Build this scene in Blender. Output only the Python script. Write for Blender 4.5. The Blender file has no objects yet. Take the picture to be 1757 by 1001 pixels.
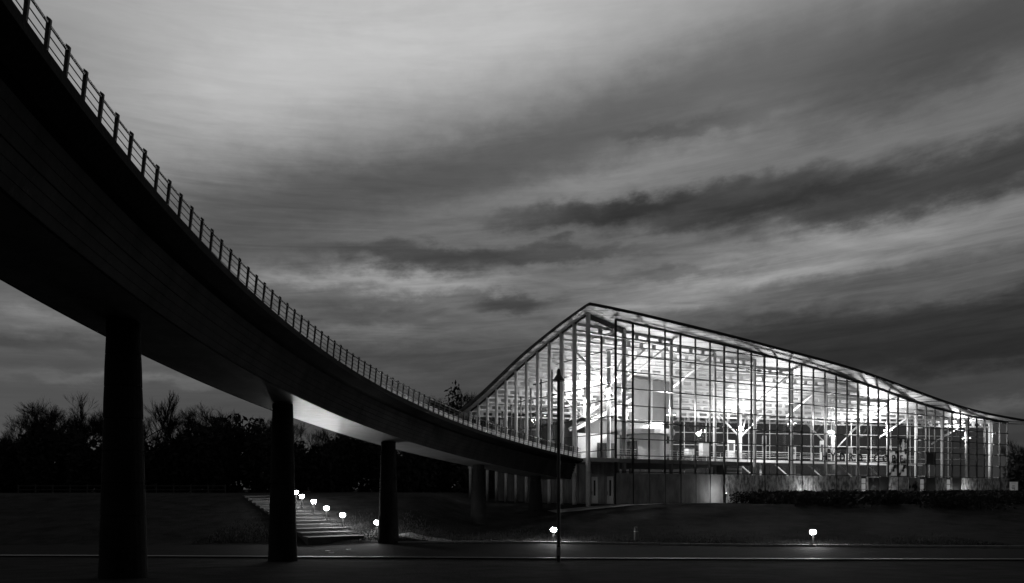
import bpy, bmesh, math, random
from mathutils import Vector, Matrix, Euler, noise as mnoise
random.seed(7)
S = bpy.context.scene
COL = S.collection
R = math.radians

# ------------------------------------------------------------------ camera
F_PX, HOR, EYE = 1230.0, 840.0, 3.8
cam = bpy.data.cameras.new('camera'); co = bpy.data.objects.new('camera', cam); COL.objects.link(co)
cam.sensor_width = 36.0; cam.lens = 36.0 * F_PX / 1757.0
cam.shift_y = (HOR - 500.5) / 1757.0
cam.clip_start = 0.1; cam.clip_end = 6000
co.location = (0, 0, EYE); co.rotation_euler = (R(90), 0, 0)
S.camera = co

# ------------------------------------------------------------------ world: dusk sky with cloud banks
W = bpy.data.worlds.new('World'); S.world = W; W.use_nodes = True
wt = W.node_tree; wt.nodes.clear(); WN = wt.nodes; WL = wt.links
def wv(x, inp):
    if isinstance(x, (int, float)): inp.default_value = x
    else: WL.new(x, inp)
def wm(op, a, b=None, c=None, clamp=False):
    n = WN.new('ShaderNodeMath'); n.operation = op; n.use_clamp = clamp
    wv(a, n.inputs[0])
    if b is not None: wv(b, n.inputs[1])
    if c is not None: wv(c, n.inputs[2])
    return n.outputs[0]
def w_noise(vec, scale, detail=5, rough=.55, dist=0.0):
    n = WN.new('ShaderNodeTexNoise'); WL.new(vec, n.inputs['Vector'])
    n.inputs['Scale'].default_value = scale; n.inputs['Detail'].default_value = detail
    n.inputs['Roughness'].default_value = rough; n.inputs['Distortion'].default_value = dist
    return n.outputs['Fac']
tc = WN.new('ShaderNodeTexCoord'); sep = WN.new('ShaderNodeSeparateXYZ'); WL.new(tc.outputs['Generated'], sep.inputs[0])
AZ = wm('MULTIPLY', wm('ARCTAN2', sep.outputs[0], sep.outputs[1]), 57.2958)      # degrees, 0 = +Y
EL = wm('MULTIPLY', wm('ARCSINE', sep.outputs[2]), 57.2958)
def comb(x, y, z=0.0):
    n = WN.new('ShaderNodeCombineXYZ'); wv(x, n.inputs[0]); wv(y, n.inputs[1]); wv(z, n.inputs[2]); return n.outputs[0]
# streaks rise to the right a little, as the cloud banks do
ROT = 0.17
sx = wm('ADD', wm('MULTIPLY', AZ, math.cos(ROT)), wm('MULTIPLY', EL, math.sin(ROT)))
sy = wm('SUBTRACT', wm('MULTIPLY', EL, math.cos(ROT)), wm('MULTIPLY', AZ, math.sin(ROT)))
warp1 = wm('SUBTRACT', w_noise(comb(wm('MULTIPLY', sx, .05), wm('MULTIPLY', sy, .16)), 1.0, 4), .5)
warp2 = wm('SUBTRACT', w_noise(comb(wm('MULTIPLY', sx, .11), wm('MULTIPLY', sy, .34), 3.1), 1.0, 7, .62), .5)
warp3 = wm('SUBTRACT', w_noise(comb(wm('MULTIPLY', AZ, .34), wm('MULTIPLY', EL, .6), 9.1), 1.0, 6, .6), .5)
AZw = wm('ADD', AZ, wm('ADD', wm('MULTIPLY', warp1, 6.0), wm('MULTIPLY', warp2, 8.0)))
ELw = wm('ADD', EL, wm('ADD', wm('ADD', wm('MULTIPLY', warp2, 2.6), wm('MULTIPLY', warp3, 2.4)), wm('MULTIPLY', warp1, 1.5)))
def bank(px, py, lx, ly, ang, amp, sharp=2.0):
    """a soft elongated cloud bank given where it stands in the sky"""
    u = (px - 878.5) / F_PX; v = (HOR - py) / F_PX
    a0 = math.degrees(math.atan(u)); e0 = math.degrees(math.atan(v * math.cos(math.atan(u))))
    da = wm('SUBTRACT', AZw, a0); de = wm('SUBTRACT', ELw, e0)
    c, s = math.cos(R(ang)), math.sin(R(ang))
    k = math.degrees(1 / F_PX) * .82
    p = wm('MULTIPLY', wm('ADD', wm('MULTIPLY', da, c), wm('MULTIPLY', de, s)), 1 / (lx * k))
    q = wm('MULTIPLY', wm('SUBTRACT', wm('MULTIPLY', de, c), wm('MULTIPLY', da, s)), 1 / (ly * k))
    r = wm('ADD', wm('MULTIPLY', p, p), wm('MULTIPLY', q, q))
    g = wm('POWER', 2.71828, wm('MULTIPLY', wm('POWER', r, sharp / 2), -1.0))
    return wm('MULTIPLY', g, amp)
ramp = WN.new('ShaderNodeValToRGB'); cr = ramp.color_ramp; cr.interpolation = 'B_SPLINE'
WL.new(wm('DIVIDE', EL, 60.0, clamp=True), ramp.inputs[0])
for i, (p, v) in enumerate([(0, .046), (.06, .047), (.14, .064), (.22, .100), (.32, .142), (.42, .195), (.52, .27), (.62, .32), (.8, .17), (1, .12)]):
    e = cr.elements[i] if i < 2 else cr.elements.new(p)
    e.position = p; e.color = (v, v, v, 1)
base = WN.new('ShaderNodeRGBToBW'); WL.new(ramp.outputs[0], base.inputs[0])
banks = [
    (640, 0, 720, 200, 5, .50, 3.0), (330, 205, 360, 110, 20, .62), (860, 75, 330, 60, 10, .22),
    (1000, 225, 460, 62, 15, -.75), (560, 330, 330, 60, 11, -.62), (1560, 100, 330, 90, 6, -.70, 2.4), (1740, 30, 260, 90, 4, -.5), (1150, 225, 130, 14, 2, -.40, 3),
    (1480, 225, 420, 40, 5, .22), (1060, 300, 330, 26, 9, .34),
    (1250, 345, 330, 36, 4.5, -1.15, 4.0), (1580, 318, 360, 40, 2.5, -1.15, 4.0), (1000, 368, 190, 22, 3, -1.05, 3.4),
    (700, 442, 200, 24, 0, -.90, 3.4), (950, 434, 190, 18, 0, -.8, 3.4), (430, 410, 160, 60, 5, -.25), (1180, 462, 190, 10, 2, -.35, 3),
    (1500, 412, 400, 36, 2, .85), (1300, 482, 420, 20, 2, .8), (640, 482, 280, 18, 1, 1.0), (1110, 530, 170, 18, 2, .9), (880, 520, 80, 20, 0, -.95, 3.4), (640, 542, 150, 20, 1, -.45, 3), (760, 498, 120, 12, 3, .4), (560, 575, 160, 16, 2, .3),
    (1600, 575, 560, 62, 1, -1.05, 6.0), (1250, 640, 600, 40, 0, -.3, 3), (700, 615, 330, 30, 0, -.35), (250, 652, 330, 10, 3, .55), (60, 552, 150, 20, 2, .65), (60, 590, 200, 12, 1, -.3), (1730, 690, 120, 12, 2, .7)]
tot = None
for b in banks:
    g = bank(*b); tot = g if tot is None else wm('ADD', tot, g)
ELs = wm('SUBTRACT', EL, wm('MULTIPLY', AZ, .06))
fine = wm('SUBTRACT', w_noise(comb(wm('MULTIPLY', AZ, .10), wm('MULTIPLY', ELs, .55), 7.7), 1.0, 9, .62, .7), .5)
fine2 = wm('SUBTRACT', w_noise(comb(wm('MULTIPLY', AZ, .22), wm('MULTIPLY', ELs, 1.7), 1.3), 1.0, 7, .62, .4), .5)
streak = wm('SUBTRACT', wm('ABSOLUTE', wm('MULTIPLY', wm('SUBTRACT', w_noise(comb(wm('MULTIPLY', AZ, .055), wm('MULTIPLY', ELs, .75), 4.4), 1.0, 8, .58, 1.1), .5), 4.0)), .38)
low = wm('SUBTRACT', 1.45, wm('DIVIDE', EL, 20.0), clamp=True)          # thin broken streaks low down, smoother veil high up
low = wm('ADD', wm('MULTIPLY', low, .86), .14)
calm = wm('DIVIDE', wm('SUBTRACT', EL, 6.0), 7.0, clamp=True)                # calmer, smoother veil near the skyline
low = wm('MULTIPLY', low, wm('ADD', wm('MULTIPLY', calm, .7), .3))
tot = wm('ADD', tot, wm('MULTIPLY', low, wm('ADD', wm('MULTIPLY', streak, -.55), wm('ADD', wm('MULTIPLY', fine, 1.5), wm('MULTIPLY', fine2, .75)))))
glow = wm('ADD', .62, wm('MULTIPLY', wm('COSINE', wm('DIVIDE', wm('ADD', AZ, 15.0), 57.2958)), .38))
cloud = wm('MULTIPLY', wm('MULTIPLY', base.outputs[0], glow), wm('POWER', 2.0, wm('MULTIPLY', tot, 1.28)))
sky = WN.new('ShaderNodeTexSky'); sky.sky_type = 'NISHITA'; sky.sun_disc = False
SUN_EL, SUN_AZ = R(1.0), R(-40)
sky.sun_elevation = SUN_EL; sky.sun_rotation = SUN_AZ
sbw = WN.new('ShaderNodeRGBToBW'); WL.new(sky.outputs[0], sbw.inputs[0])
lum = wm('ADD', cloud, wm('MULTIPLY', sbw.outputs[0], 0.004))
bg = WN.new('ShaderNodeBackground'); bg.inputs['Strength'].default_value = 1.0
WL.new(lum, bg.inputs['Color'])
wo = WN.new('ShaderNodeOutputWorld'); WL.new(bg.outputs[0], wo.inputs[0])

# ------------------------------------------------------------------ sun (already at the horizon, behind the cloud)
sl = bpy.data.lights.new('sun', 'SUN'); sl.energy = 0.02; sl.angle = R(25); sl.color = (1, 1, 1)
so = bpy.data.objects.new('sun', sl); COL.objects.link(so)
so.rotation_euler = Vector((-math.sin(SUN_AZ) * -1 * -1, -math.cos(SUN_AZ), -math.tan(R(12)))).to_track_quat('-Z', 'Y').to_euler()

S.view_settings.view_transform = 'Standard'; S.view_settings.look = 'None'
S.view_settings.exposure = 0.0; S.view_settings.gamma = 1.0; S.view_settings.use_curve_mapping = False
S.cycles.transparent_max_bounces = 24; S.cycles.max_bounces = 6; S.cycles.diffuse_bounces = 3; S.cycles.glossy_bounces = 3
S.cycles.caustics_reflective = False; S.cycles.caustics_refractive = False
S.cycles.sample_clamp_indirect = 3.0

# ------------------------------------------------------------------ materials
def mat(name, v, rough=.7, var=.25, scale=3.0, bump=0.0, bscale=None, metal=0.0, spec=.4, streak=None):
    m = bpy.data.materials.new(name); m.use_nodes = True; nt = m.node_tree; n = nt.nodes; l = nt.links
    p = n['Principled BSDF']; p.inputs['Roughness'].default_value = rough; p.inputs['Metallic'].default_value = metal
    p.inputs['Specular IOR Level'].default_value = spec
    t = n.new('ShaderNodeTexCoord'); vec = t.outputs['Object']
    if streak:
        mp = n.new('ShaderNodeMapping'); l.new(vec, mp.inputs[0]); mp.inputs['Scale'].default_value = streak; vec = mp.outputs[0]
    a = n.new('ShaderNodeTexNoise'); l.new(vec, a.inputs['Vector']); a.inputs['Scale'].default_value = scale; a.inputs['Detail'].default_value = 6; a.inputs['Roughness'].default_value = .65
    c = n.new('ShaderNodeValToRGB'); l.new(a.outputs['Fac'], c.inputs[0])
    lo, hi = v * (1 - var), v * (1 + var)
    c.color_ramp.elements[0].position = .3; c.color_ramp.elements[1].position = .7
    c.color_ramp.elements[0].color = (lo, lo, lo, 1); c.color_ramp.elements[1].color = (hi, hi, hi, 1)
    l.new(c.outputs[0], p.inputs['Base Color'])
    if bump:
        b = n.new('ShaderNodeTexNoise'); l.new(t.outputs['Object'], b.inputs['Vector']); b.inputs['Scale'].default_value = bscale or scale * 6; b.inputs['Detail'].default_value = 5
        bn = n.new('ShaderNodeBump'); bn.inputs['Strength'].default_value = bump; bn.inputs['Distance'].default_value = .05
        l.new(b.outputs['Fac'], bn.inputs['Height']); l.new(bn.outputs[0], p.inputs['Normal'])
    return m
def emis(name, strength, v=1.0):
    m = bpy.data.materials.new(name); m.use_nodes = True; p = m.node_tree.nodes['Principled BSDF']
    p.inputs['Base Color'].default_value = (.8, .8, .8, 1); p.inputs['Emission Color'].default_value = (v, v, v, 1); p.inputs['Emission Strength'].default_value = strength
    return m
def glass(name, tint=.9, refl=1.0):
    m = bpy.data.materials.new(name); m.use_nodes = True; nt = m.node_tree; n = nt.nodes; l = nt.links; n.clear()
    tr = n.new('ShaderNodeBsdfTransparent'); tr.inputs[0].default_value = (tint, tint, tint, 1)
    gl = n.new('ShaderNodeBsdfGlossy'); gl.inputs['Roughness'].default_value = .02; gl.inputs[0].default_value = (refl, refl, refl, 1)
    lw = n.new('ShaderNodeLayerWeight'); lw.inputs['Blend'].default_value = .5; pw = n.new('ShaderNodeMath'); pw.operation = 'POWER'; l.new(lw.outputs['Facing'], pw.inputs[0]); pw.inputs[1].default_value = 5.0
    ma = n.new('ShaderNodeMath'); ma.operation = 'MULTIPLY_ADD'; l.new(pw.outputs[0], ma.inputs[0]); ma.inputs[1].default_value = .9; ma.inputs[2].default_value = .035
    mx = n.new('ShaderNodeMixShader'); l.new(ma.outputs[0], mx.inputs[0]); l.new(tr.outputs[0], mx.inputs[1]); l.new(gl.outputs[0], mx.inputs[2])
    o = n.new('ShaderNodeOutputMaterial'); l.new(mx.outputs[0], o.inputs[0])
    return m
M = dict(
    grass=mat('grass', .017, .95, .65, .6, .9, 9.0, spec=.02),
    asphalt=mat('asphalt', .009, .9, .3, .8, .3, 30, spec=.03),
    kerb=mat('kerb_concrete', .20, .8, .25, 1.5, .2, 20),
    paving=mat('pale_paving', .13, .85, .25, 1.2, .2, 12),
    step=mat('step_concrete', .042, .9, .3, 1.4, .3, 14),
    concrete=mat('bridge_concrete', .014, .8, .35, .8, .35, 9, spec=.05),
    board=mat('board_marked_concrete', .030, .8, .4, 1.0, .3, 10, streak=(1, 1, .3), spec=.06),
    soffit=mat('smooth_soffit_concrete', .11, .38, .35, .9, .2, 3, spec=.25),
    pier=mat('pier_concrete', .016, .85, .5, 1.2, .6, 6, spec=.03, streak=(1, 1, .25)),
    rail=mat('dark_steel', .045, .55, .3, 4, metal=.3),
    handrail=mat('handrail_steel', .22, .35, .2, 6, metal=.7),
    upstand=mat('pale_kick_panel', .74, .6, .12, 2.2, .1, 10),
    fascia=mat('roof_fascia', .02, .6, .3, 1.0),
    roof=mat('roof_sheet', .05, .6, .3, 1.0),
    ceil=mat('roof_soffit_panel', .62, .45, .16, .35, 0, spec=.5),
    white=mat('white_steel', .72, .4, .08, 2.0),
    column=mat('column_paint', .50, .45, .12, 1.5),
    mull=mat('mullion_anthracite', .02, .45, .3, 3.0, metal=.2),
    slab=mat('floor_slab', .30, .8, .2, 1.0),
    floor=mat('interior_floor', .28, .5, .2, .8),
    wallw=mat('white_plaster', .74, .7, .06, 1.0),
    wallg=mat('grey_cladding', .16, .7, .15, 1.0, streak=(1, 1, .2)),
    walld=mat('dark_cladding', .07, .7, .25, 1.0),
    plinth=mat('stained_stone', .52, .8, .65, 2.4, .25, 8, streak=(1, 1, .5)),
    plinthd=mat('lower_wall_panel', .17, .85, .3, .9, .2, 6, streak=(1, 1, .4)),
    dark=mat('black_paint', .015, .5, .3, 3.0),
    bark=mat('bark', .014, .95, .4, 3.0, spec=.1),
    leaf=mat('dark_leaf', .014, .8, .5, 1.0, spec=.06),
    blade=mat('grass_blade', .035, .8, .5, .5, spec=.1),
    pale=mat('pale_panel', .30, .7, .15, 1.0),
    wood=mat('weathered_wood', .03, .85, .3, 2.0),
    glass=glass('clear_glass', .93), glassb=glass('back_glass', .80),
    lens=emis('lamp_lens', 330.0), lens_small=emis('spot_lens', 25.0), tube=emis('fluorescent_tube', 8.0), signlit=emis('sign_face', .06),
    metal=mat('grey_metal', .25, .4, .2, 4, metal=.6),
)
for k_, lo_, hi_ in (('plinth', .40, .60), ('plinthd', .38, .62)):
    for nd in M[k_].node_tree.nodes:
        if nd.type == 'VALTORGB': nd.color_ramp.elements[0].position = lo_; nd.color_ramp.elements[1].position = hi_
# frosted kick panels let the light strip added behind them shine through
nt = M['upstand'].node_tree; tl = nt.nodes.new('ShaderNodeBsdfTranslucent'); tl.inputs[0].default_value = (.7, .7, .7, 1)
ms = nt.nodes.new('ShaderNodeMixShader'); ms.inputs[0].default_value = .6
nt.links.new(nt.nodes['Principled BSDF'].outputs[0], ms.inputs[1]); nt.links.new(tl.outputs[0], ms.inputs[2]); nt.links.new(ms.outputs[0], nt.nodes['Material Output'].inputs[0])
# ------------------------------------------------------------------ mesh helpers
class MB:
    def __init__(s): s.v = []; s.f = []
    def poly(s, pts, faces):
        o = len(s.v); s.v += [tuple(p) for p in pts]; s.f += [tuple(i + o for i in f) for f in faces]; return s
    def quad(s, a, b, c, d): return s.poly([a, b, c, d], [(0, 1, 2, 3)])
    def box(s, x0, x1, y0, y1, z0, z1):
        return s.poly([(x0, y0, z0), (x1, y0, z0), (x1, y1, z0), (x0, y1, z0), (x0, y0, z1), (x1, y0, z1), (x1, y1, z1), (x0, y1, z1)],
                      [(0, 3, 2, 1), (4, 5, 6, 7), (0, 1, 5, 4), (1, 2, 6, 5), (2, 3, 7, 6), (3, 0, 4, 7)])
    def bar(s, a, b, w, h, up=(0, 0, 1)):
        """rectangular bar from a to b, w across and h along up"""
        a = Vector(a); b = Vector(b); d = (b - a).normalized(); u = Vector(up); x = d.cross(u)
        if x.length < 1e-5: x = d.cross(Vector((1, 0, 0)))
        x.normalize(); u = x.cross(d).normalized()
        q = [a - x * w / 2 - u * h / 2, a + x * w / 2 - u * h / 2, a + x * w / 2 + u * h / 2, a - x * w / 2 + u * h / 2]
        return s.poly(q + [p + (b - a) for p in q], [(0, 1, 2, 3), (7, 6, 5, 4), (0, 4, 5, 1), (1, 5, 6, 2), (2, 6, 7, 3), (3, 7, 4, 0)])
    def tube(s, pts, rad, n=8, cap=True):
        pts = [Vector(p) for p in pts]; m = len(pts); rs = rad if isinstance(rad, (list, tuple)) else [rad] * m
        o = len(s.v); ref = None
        for i, p in enumerate(pts):
            d = (pts[min(i + 1, m - 1)] - pts[max(i - 1, 0)]).normalized()
            ref = Vector((0, 0, 1)) if abs(d.z) < .9 else Vector((1, 0, 0))
            x = d.cross(ref).normalized(); y = x.cross(d)
            for k in range(n):
                a = 2 * math.pi * k / n; s.v.append(tuple(p + (x * math.cos(a) + y * math.sin(a)) * rs[i]))
        for i in range(m - 1):
            for k in range(n):
                k2 = (k + 1) % n; s.f.append((o + i * n + k, o + i * n + k2, o + (i + 1) * n + k2, o + (i + 1) * n + k))
        if cap:
            s.f.append(tuple(o + k for k in range(n))[::-1]); s.f.append(tuple(o + (m - 1) * n + k for k in range(n)))
        return s
    def lathe(s, prof, n=16, at=(0, 0, 0)):
        o = len(s.v); m = len(prof)
        for r, z in prof:
            for k in range(n):
                a = 2 * math.pi * k / n; s.v.append((at[0] + r * math.cos(a), at[1] + r * math.sin(a), at[2] + z))
        for i in range(m - 1):
            for k in range(n):
                k2 = (k + 1) % n; s.f.append((o + i * n + k, o + i * n + k2, o + (i + 1) * n + k2, o + (i + 1) * n + k))
        if prof[0][0] > 1e-4: s.f.append(tuple(o + k for k in range(n))[::-1])
        if prof[-1][0] > 1e-4: s.f.append(tuple(o + (m - 1) * n + k for k in range(n)))
        return s
    def strip(s, rows, close=False):
        """grid of points: list of rows (each a list of points)"""
        o = len(s.v); n = len(rows[0])
        for r in rows: s.v += [tuple(p) for p in r]
        for i in range(len(rows) - 1):
            for k in range(n if close else n - 1):
                k2 = (k + 1) % n; s.f.append((o + i * n + k, o + (i + 1) * n + k, o + (i + 1) * n + k2, o + i * n + k2))
        if close:
            s.f.append(tuple(o + k for k in range(n))); s.f.append(tuple(o + (len(rows) - 1) * n + k for k in range(n))[::-1])
        return s
    def mesh(s, name, material, smooth=False):
        me = bpy.data.meshes.new(name); me.from_pydata(s.v, [], s.f)
        if smooth:
            for p in me.polygons: p.use_smooth = True
        me.materials.append(material); me.update(); return me
    def build(s, name, material, parent=None, smooth=False):
        return obj(name, s.mesh(name, material, smooth), parent)
def obj(name, me, parent=None, loc=None, rz=None):
    o = bpy.data.objects.new(name, me); COL.objects.link(o)
    if parent: o.parent = parent
    if loc is not None: o.location = loc
    if rz is not None: o.rotation_euler = (0, 0, rz)
    return o
def tag(o, label=None, cat=None, group=None, kind=None):
    if label: o['label'] = label
    if cat: o['category'] = cat
    if group: o['group'] = group
    if kind: o['kind'] = kind
    return o
def empty(name, loc=(0, 0, 0), rz=0): return obj(name, None, None, loc, rz)
def lerp_tab(tab, x):
    if x <= tab[0][0]: return tab[0][1]
    for (a, p), (b, q) in zip(tab, tab[1:]):
        if x <= b: return p + (q - p) * (x - a) / (b - a)
    return tab[-1][1]
def sstep(x): x = max(0, min(1, x)); return x * x * (3 - 2 * x)

# ------------------------------------------------------------------ terrain
NEAR = [(-80, 41.5), (-25, 40.6), (0, 39.2), (15, 38.6), (45, 38.2), (120, 37)]
FAR = [(-80, 47.0), (-20, 49.0), (-9, 50.2), (0, 50.2), (5, 49.6), (12, 48.2), (17.6, 47.3), (33, 46.2), (60, 45.6), (120, 45)]
def ground_z(x, y):
    yn, yf = lerp_tab(NEAR, x), lerp_tab(FAR, x)
    if y < yn: z = 2.2 * max(0, 1 - y / (yn - 1.5)) ** 1.0 if y > -10 else 2.2 * (1 + 10 / (yn - 1.5))
    elif y < yf: z = 0
    else:
        zl = min(3.3, .15 * max(0, y - 48.6)); u = min(1, max(0, y - 50) / 25)
        zr = 2.2 * u ** 1.7 + .5 * sstep((y - 110) / 60)
        w = sstep((x + 9) / 6); z = zl * (1 - w) + zr * w
    z += .10 * mnoise.noise(Vector((x * .11, y * .11, 0))) * (0 if yn - 1 < y < yf + 1 else 1) * (1 if y < 52 or x < 0 else .4)
    return z
xs = [-2500, -1200, -600, -350, -220, -160] + [-130 + 2.0 * i for i in range(146)] + [180, 240, 360, 600, 1200, 2500]
ys = [-300, -120, -60, -30] + [-16 + 2.0 * i for i in range(24)] + [32 + .75 * i for i in range(60)] + [78 + 3 * i for i in range(30)] + [180, 220, 300, 450, 800, 1500, 3500]
ys = sorted(set(ys))
mb = MB(); mb.strip([[(x, y, ground_z(x, y)) for x in xs] for y in ys])
g = mb.build('ground', M['grass'], smooth=True); tag(g, kind='structure')
# road between its two pale kerbs
def ribbon(tabA, tabB, x0, x1, step, dz):
    rows = []; x = x0
    while x <= x1 + .01: 
        rows.append([(x, lerp_tab(tabA, x), dz), (x, lerp_tab(tabB, x), dz)]); x += step
    return rows
tag(MB().strip(ribbon(NEAR, FAR, -78, 118, 2, .03)).build('road', M['asphalt']), kind='structure')
def kerb(name, tab, off, x0, x1, label):
    e = empty(name, (0, 0, 0)); x = x0; mbk = None
    while x < x1:
        a = Vector((x + .02, lerp_tab(tab, x) + off, .06)); b = Vector((x + 1.98, lerp_tab(tab, x + 2) + off, .06))
        MB().bar(a, b, .16, .22).build('kerb_stone', M['kerb'], e); x += 2
    tag(e, kind='structure'); return e
gm = mat('wet_channel', .035, .5, .35, 2.0, .3, 25, spec=.22)
tag(MB().strip([[(x, lerp_tab(NEAR, x) - .25, .034), (x, lerp_tab(NEAR, x) - .25, .075), (x, lerp_tab(NEAR, x) + .25, .075), (x, lerp_tab(NEAR, x) + .25, .034)] for x in range(-76, 118, 2)], close=True).build('drainage_channel', gm), kind='structure')
kerb('kerb', FAR, .0, -8, 46, '')

# ------------------------------------------------------------------ elevated walkway (a ramp on a circular arc)
BCX, BCY, BR = 66.214, 24.791, 76.087
def deck_z(th): return 6.66 * th + 28.5715 + EYE
def bp(th, w, h):
    r = BR + w; return Vector((BCX + r * math.cos(th), BCY + r * math.sin(th), deck_z(th) - h))
TH0, TH1 = -2.60, -3.826
WD = 6.4
walk = empty('elevated_walkway', (bp(TH0, 3.2, 0).x, bp(TH0, 3.2, 0).y, 0))
tag(walk, 'long dark curved concrete walkway on round piers ramping down to the glass hall', 'footbridge')
wo_ = walk.location.copy()
def L(p): return Vector(p) - wo_
NSEG = 150
ths = [TH0 + (TH1 - TH0) * i / NSEG for i in range(NSEG + 1)]
def sweep(name, prof, m, parent=walk, smooth=False, t0=0, t1=None):
    rows = [[L(bp(t, w, h)) for w, h in prof] for t in ths[t0:t1]]
    return MB().strip(rows, close=True).build(name, m, parent, smooth)
# section: deck slab with cantilevers, haunched webs, flat bottom slab
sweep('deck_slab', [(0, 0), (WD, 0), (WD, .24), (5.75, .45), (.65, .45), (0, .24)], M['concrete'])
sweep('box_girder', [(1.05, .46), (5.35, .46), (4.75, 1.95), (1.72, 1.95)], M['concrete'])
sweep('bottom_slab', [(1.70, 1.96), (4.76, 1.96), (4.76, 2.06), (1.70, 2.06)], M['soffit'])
# board marked face of each web: one long board per line
NB = 6
for side in (0, 1):
    for k in range(NB):
        def pt(u, o):
            w = .95 + (1.62 - .95) * u; h = .50 + (2.07 - .50) * u
            nx, nz = -.906, -.42
            w += o * nx; h += -o * nz * .6
            return (w, h) if side == 0 else (6.4 - w - (.10 * u), h)
        u0, u1 = k / NB + .007, (k + 1) / NB - .007
        o1 = .055 + .012 * ((k * 7) % 3)
        sweep('web_board', [pt(u0, 0), pt(u1, 0), pt(u1, o1), pt(u0, o1)], M['board'])
sweep('edge_lip', [(WD - .16, -.002), (WD, -.002), (WD, -.10), (WD - .16, -.10)], M['concrete'])
sweep('edge_lip', [(.0, -.002), (.16, -.002), (.16, -.03), (.0, -.03)], M['concrete'])
# railings: posts at 0.8 m, handrail, four thin rails
DTH = -0.8 / BR
post_me = None
def post_mesh():
    b = MB(); b.poly([(-.035, -.03, 0), (.035, -.03, 0), (.035, .03, 0), (-.035, .03, 0), (-.033, -.16, 1.10), (.033, -.16, 1.10), (.033, -.08, 1.16), (-.033, -.08, 1.16)],
                     [(0, 3, 2, 1), (4, 5, 6, 7), (0, 1, 5, 4), (1, 2, 6, 5), (2, 3, 7, 6), (3, 0, 4, 7)])
    return b.mesh('railing_post', M['rail'])
post_me = post_mesh()
kick_me = MB().box(-.36, .36, .045, .065, .02, .56).mesh('kick_panel', M['upstand'])
for side, w0 in ((0, .40), (1, WD - .26)):
    t = -2.9880 + DTH * (-18)
    while t > TH1 + .003:
        obj('railing_post', post_me, walk, L(bp(t, w0, 0)), (t - math.pi / 2) if side == 0 else (t + math.pi / 2))
        if side == 0 and t < -3.385:
            tk = t + DTH / 2; obj('kick_panel', kick_me, walk, L(bp(tk, w0, 0)), tk - math.pi / 2)
        t += DTH
    sg = -1 if side == 0 else 1
    for z, r, m_ in ((1.02, .032, 'handrail'), (.82, .014, 'rail'), (.62, .014, 'rail'), (.42, .014, 'rail'), (.22, .014, 'rail')):
        lean = sg * .10 * z
        MB().tube([L(bp(t, w0 + lean, -z)) for t in ths], r, 6).build('handrail' if r > .02 else 'rail', M[m_], walk)
ADDED_STRIP = emis('added_light_strip', 55.0)  # strip added on the deck side to make the kick panels glow
tq = -3.392
while tq > TH1 + .01:
    MB().strip([[L(bp(tq - k * .0035, .66, -.04)), L(bp(tq - k * .0035, .66, -.09)), L(bp(tq - k * .0035, .70, -.09)), L(bp(tq - k * .0035, .70, -.04))] for k in range(6)], close=True).build('added_light_strip', ADDED_STRIP, walk)
    tq -= .0210
PIER_T = [-2.962, -3.133, -3.304, -3.474, -3.652, -3.776]
for t in PIER_T:
    top = bp(t, 3.2, 2.09); gz = ground_z(top.x, top.y) - .3
    H = top.z - gz; prof = []; nz = 16; rnd = random.Random(int(-t * 1000))
    prof = [(.80, 0), (.76, .25)]
    for i in range(1, nz + 1):
        r_, z_ = .74 - .23 * (i / nz), .25 + (H - .26) * i / nz
        prof += [(r_, z_ - .035), (r_ - .03, z_ - .02), (r_ - .03, z_ - .005), (r_, z_)] if i % 2 == 0 and i < nz else [(r_, z_)]
    prof = [(r + rnd.uniform(-.012, .012), z) for r, z in prof]
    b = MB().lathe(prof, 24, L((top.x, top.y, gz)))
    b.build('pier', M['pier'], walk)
# uplights added in the ground below the walkway to brighten its bottom slab
for t, w, en, sz, nm in ((-3.372, 3.0, 5000, 8, 'uplight added under the walkway nearer the second pier'), (-3.385, 3.8, 4200, 8, 'uplight added under the walkway between the two others'), (-3.402, 3.1, 420, 80, 'uplight added under the walkway nearer the third pier')):
    p = bp(t, w, 0); gz = ground_z(p.x, p.y)
    e = empty('added_uplight', (p.x, p.y, gz)); tag(e, nm, 'uplight', 'added uplights below the walkway')
    MB().lathe([(.16, -.2), (.16, .035), (.12, .04), (.12, .03)], 14).build('ring', M['metal'], e)
    MB().lathe([(.115, .015), (.115, .028)], 14).build('lens', mat('added_uplight_glass', .4, .2, .1), e)
    l = bpy.data.lights.new('added_uplight_beam', 'SPOT'); l.energy = en; l.spot_size = R(sz); l.spot_blend = 1.0; l.shadow_soft_size = .08
    o = bpy.data.objects.new('added_uplight_beam', l); COL.objects.link(o); o.parent = e; o.location = (0, 0, .06); o.rotation_euler = (R(180), 0, 0)

# ------------------------------------------------------------------ the glass hall
CX, CY = 11.03, 76.0
ANG = math.atan2(.50210597, .8648061)
hall = empty('glass_hall', (CX, CY, 0), ANG)
tag(hall, 'brightly lit glass exhibition hall with sweeping wave roof', 'building')
def hw(t, s, z=0):
    return Vector((CX + t * math.cos(ANG) - s * math.sin(ANG), CY + t * math.sin(ANG) + s * math.cos(ANG), z))
E1, TIPT = 1.6, -4.65
zR_ = [(-4.65, 18.85), (-1.3, 18.72), (.6, 18.66), (4.5, 18.43), (8.7, 18.17), (14.1, 17.82), (19.9, 17.38), (26, 16.87), (30.3, 16.58), (37.5, 15.92), (42.6, 15.28), (47.9, 14.52), (53.5, 13.69), (59.5, 12.83), (65.8, 12.12), (72.6, 11.65), (81.9, 11.28), (95, 11.1)]
zL_ = [(-1.6, 18.85), (-.4, 18.62), (1.6, 18.22), (3.8, 17.78), (6.1, 17.23), (8.5, 16.63), (11.1, 15.95), (13.7, 15.17), (16.6, 14.20), (19.6, 13.24), (21.5, 12.61), (26.2, 11.25), (30, 10.5), (35, 10.1)]
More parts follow.
